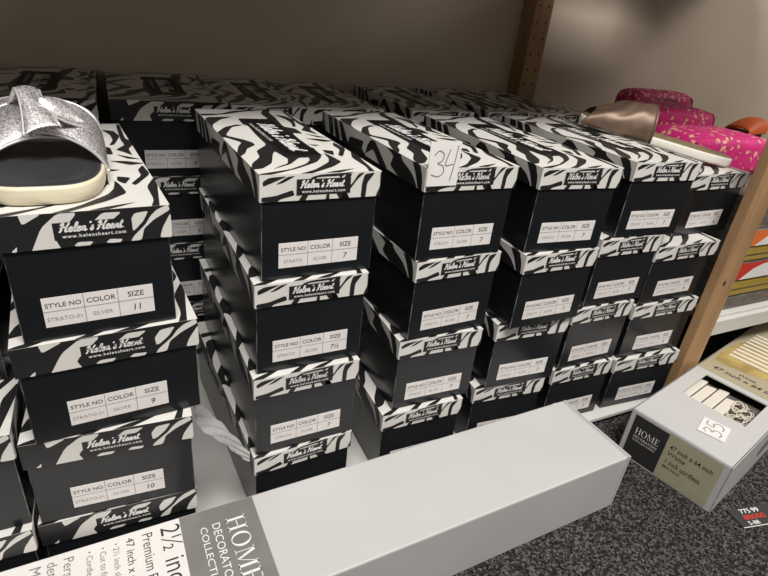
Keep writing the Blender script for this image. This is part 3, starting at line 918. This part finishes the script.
# the blind inside the carton, seen through the cut-out
b2 = empty('window_blind', (0.7121, -0.0708, ZF), ang)
tag(b2, 'ivory slatted window blind seen through the carton cut-out', 'blind')
y = wy1 + .004
for k in range(4):
    m = MB(); M = Matrix.Translation((0, wy1+.000-.0192*k, HH-.0150)) @ Matrix.Rotation(math.radians(-9), 4, 'X')
    m.bbox(.108, .222 - .010*(k % 2) - .008*(k == 3), -.0088, .0088, 0, .0042, .0012, 0, M=M)
    m.build('slat', [M_slat], b2)
rnd = random.Random(5)
m = MB()
for k in range(4):
    cx, cy = .166 + .026*(k % 2) + rnd.uniform(-.004, .004), wy0 + .016 + .013*(k//2) + rnd.uniform(-.003, .003)
    pts = []
    for i in range(46):
        a = i/46*2*math.pi*3
        rr = .0145 + .004*math.sin(a*1.7+k) + rnd.uniform(-.0015, .0015)
        pts.append((cx+rr*math.cos(a)*1.1, cy+rr*.62*math.sin(a), HH-.0185+.0028*k+.0020*math.sin(a*2.3+k)))
    m.tube(catmull(pts, 2), .0011, 6)
m.build('cord', [M_cord], b2)

# 35 tag
c = Vector((0.8004, -0.1565, ZF+HH+.0012))
S35 = [[(.12,.72),(.24,.82),(.38,.74),(.36,.60),(.24,.52),(.40,.46),(.44,.30),(.30,.18),(.10,.24)],
       [(.88,.80),(.62,.80),(.60,.54),(.78,.58),(.90,.42),(.80,.22),(.58,.20)]]
m = MB(); w, h = .046, .040
m.box(-w/2, w/2, -h/2, h/2, -.0004, .0004, 0)
m.flat(strokes2([[(-w/2+a*w, -h/2+b_*h) for a, b_ in s] for s in S35], .0016, 6), lambda u, v: (u, v, .0006), 1)
o = m.build('price_tag', [M_tag, M_pen]); o.location = c; o.rotation_euler = (0, 0, math.radians(22))
tag(o, 'white paper tag handwritten 35 lying on the grey blinds carton', 'price tag')

# ------------------------------------------------------------------ price card on the carpet
r = empty('price_card', (0.7715, -0.2650, ZF+.0016), math.radians(-12))
tag(r, 'black price card with red lettering lying on the carpet at the right edge', 'card')
m = MB(); m.bbox(0, .085, 0, .035, 0, .0009, .0003, 0)
m.build('card_sheet', [M_paneldark], r)
m = MB()
m.flat(text2('775', .0135, .01), lambda u, v: (.018+u, .0235+v*.8, .0012), 0); m.flat(text2('99', .0135, .02), lambda u, v: (.041+u, .0235+v*.8, .0012), 0)
m.flat(text2('88000', .0135, .02), lambda u, v: (.015+u*1.25, .0125+v*.85, .0012), 1)
m.flat(text2('5-88', .0115, .01), lambda u, v: (.015+u, .0035+v*.8, .0012), 0)
m.poly2([(0,0),(.085,0),(.085,.0012),(0,.0012)], lambda u, v: (u, v, .0012), 0)
m.build('card_print', [M_letter, M_red], r)

# ------------------------------------------------------------------ next bay: cartons, pink things, orange slipper
def product_carton(x0, x1, y0, y1, z0, z1, style, label, seed):
    r = empty('product_carton', ((x0+x1)/2, y0, z0))
    tag(r, label, 'box', 'cartons on the next bay shelf')
    w, d, h = x1-x0, y1-y0, z1-z0
    m = MB(); m.bbox(-w/2, w/2, 0, d, .0004, h, .001)
    m.build('carton_body', [M_cartdark if style != 2 else M_panelgrey], r)
    if style in (1, 2):
        m = MB()
        P = lambda u, v, e=.0004: (-w/2+u*w, -e, v*h)
        def q(pts, mi, e=.0004): m.poly2(pts, lambda a, b: P(a, b, e), mi)
        q([(.01,.03),(.99,.03),(.99,.97),(.01,.97)], 0 if style == 1 else 3)
        q(chaikin([(.10,.40),(.30,.88),(.62,.95),(.75,.80),(.66,.50),(.55,.38)]), 1, .0006)
        q([(.01,.03),(.70,.03),(.64,.50),(.01,.50)], 4, .0006)
        rn = random.Random(seed)
        for row, (v0, v1) in enumerate(((.24,.46),(.06,.20))):
            u = .03
            while u < .62:
                du = rn.uniform(.018, .034)
                q([(u, v0), (u+du*.42, v0), (u+du*.55, v1), (u+du*.13, v1)], 2, .0008)
                u += du*.85
        m.build('front_print', [M_red, M_panelwhite, M_yellow, M_orangeprint, M_print], r)
    return r
z = 0.1665
for k, (h, st, lb) in enumerate(((.028, 0, 'thin grey-brown carton under the red carton right of the pine post'), (.074, 1, 'red carton with white arc and yellow lettering, lower of two right of post'),
                                 (.066, 2, 'orange-fronted carton with yellow lettering, upper of two right of post'), (.055, 0, 'plain brown-grey carton under the pink things right of the post'))):
    product_carton(0.986, 1.268, 0.016, 0.66, z, z+h, st, lb, k)
    z += h + .0003
ZC = z
z = 0.1665
product_carton(1.275, 1.70, 0.03, 0.68, z, ZC, 0, 'tall brown carton under the orange slipper at the far right', 9)

def pouch(name, label, cat, loc, rot, w, d, h, mats, rnd_, puff, panel=False):
    r = empty(name, loc); r.rotation_euler = rot
    tag(r, label, cat, 'pink floral things behind the bronze sandal')
    bm = bmesh.new(); bmesh.ops.create_cube(bm, size=1)
    bmesh.ops.subdivide_edges(bm, edges=list(bm.edges), cuts=7, use_grid_fill=True)
    m = MB()
    bm.verts.index_update()
    for v in bm.verts:
        p = v.co*2
        e = 6.0
        s = (abs(p.x)**e + abs(p.y)**e + abs(p.z)**e)**(1/e)
        q = p/s
        qx, qy, qz = q
        bulge = 1 + puff*(1-qx*qx)*(1-qy*qy)
        wr = .0022*math.sin(9*qx+4*qy*3+rnd_) * (1-abs(qz)*.3)
        m.v.append((qx*w/2, qy*d/2 + wr*.5, (qz*bulge*.5+.5)*h*1 + wr*(qz+1)/2))
    for f in bm.faces:
        m.f.append(tuple(v.index for v in f.verts)); m.m.append(0); m.sm.append(True)
    bm.free()
    m.build('cloth_body', [mats[0]], r, subdiv=1)
    pts = []
    for i in range(40):
        a = 2*math.pi*i/40; c, s = math.cos(a), math.sin(a)
        k = (abs(c)**6+abs(s)**6)**(-1/6)
        pts.append((c*k*w/2*.965, -d/2*.80, (s*k*.465+.49)*h))
    m = MB(); m.tube(pts, .0022, 6, closed=True); m.build('seam_binding', [mats[1]], r)
    if panel:
        m = MB(); m.poly2(chaikin([(-.05,.060),(.05,.060),(.055,.085),(.03,.098),(-.03,.098),(-.055,.085)]), lambda u, v: (u, -d/2-.0035, v), 0)
        m.build('front_panel', [M_pinkgrey], r)
    return r
pouch('floral_pouch', 'pink floral quilted pouch, nearest of three, next to the pine post', 'pouch', (1.105, 0.225, ZC), (0, 0, -.10), .215, .15, .078, (M_pink, M_pink), 1, .06)
pouch('floral_pouch', 'pink floral quilted pouch lying behind the nearest pink one', 'pouch', (1.165, 0.400, ZC), (0, 0, -.05), .225, .15, .100, (M_pink, M_pinkdark), 2, .06)
pouch('floral_pouch', 'dark magenta floral pouch with grey front panel, farthest by the wall', 'pouch', (1.360, 0.585, ZC), (0, 0, -.12), .225, .08, .112, (M_pinkdark, M_pinkdark), 3, .03, True)

r = empty('orange_slipper', (1.500, 0.418, ZC), -1.45)
tag(r, 'orange slipper with black sole behind the pine post at far right', 'slipper')
ol = sole_outline(.13, .034, .028, 40)
m = MB(); ring_layers(m, ol, [(.003, 0), (0, .004), (0, .034), (.004, .038)], (0, .065), lambda k: 0); m.build('sole', [M_blackrub], r)
vs, fs, e0, e1 = band(.033, .033, .026, lambda s: .060, lambda s: .10, .034, .012, 24, 8, .008)
m = MB(); m.mesh(vs, fs, 0, True); m.build('upper', [M_orange], r, subdiv=1, solid=.004)

# ------------------------------------------------------------------ camera
yaw, pitch, roll, F = 0.495659353, 0.470419977, 0.113159530, 532.976
f = Vector((math.sin(yaw)*math.cos(pitch), math.cos(yaw)*math.cos(pitch), -math.sin(pitch)))
rt = Vector((math.cos(yaw), -math.sin(yaw), 0)); u = rt.cross(f)
r2 = math.cos(roll)*rt + math.sin(roll)*u; u2 = -math.sin(roll)*rt + math.cos(roll)*u
cd = bpy.data.cameras.new('camera'); cam = bpy.data.objects.new('camera', cd); COL.objects.link(cam)
cd.sensor_width = 36; cd.lens = F/768*36; cd.clip_start = 0.01
cam.matrix_world = Matrix.Translation(cam_pos) @ Matrix((r2, u2, -f)).transposed().to_4x4()
scn.camera = cam

# ------------------------------------------------------------------ light
def area(name, loc, target, sx, sy, power, col=(1, 1, 1)):
    ld = bpy.data.lights.new(name, 'AREA'); ld.shape = 'RECTANGLE'; ld.size = sx; ld.size_y = sy; ld.energy = power; ld.color = col
    o = bpy.data.objects.new(name, ld); COL.objects.link(o); o.location = loc
    o.rotation_euler = (Vector(target)-Vector(loc)).to_track_quat('-Z', 'Y').to_euler()
    return o
area('ceiling_lamp', (0.15, -1.05, 2.30), (0.25, 0.0, 0.2), 1.3, 0.5, 68, (1.0, .97, .935))
area('right_wall_fill', (2.9, -0.55, 1.85), (1.2, 0.6, 0.5), 0.8, 0.5, 20, (1.0, .94, .87))  # unseen fill light added to brighten the right part of the back wall
w = bpy.data.worlds.new('world'); scn.world = w; w.use_nodes = True
w.node_tree.nodes['Background'].inputs['Color'].default_value = (1.0, .93, .84, 1)
w.node_tree.nodes['Background'].inputs['Strength'].default_value = 0.20

scn.view_settings.view_transform = 'Standard'; scn.view_settings.look = 'None'
scn.view_settings.gamma = 1; scn.view_settings.use_curve_mapping = False
scn.view_settings.exposure = 0.0
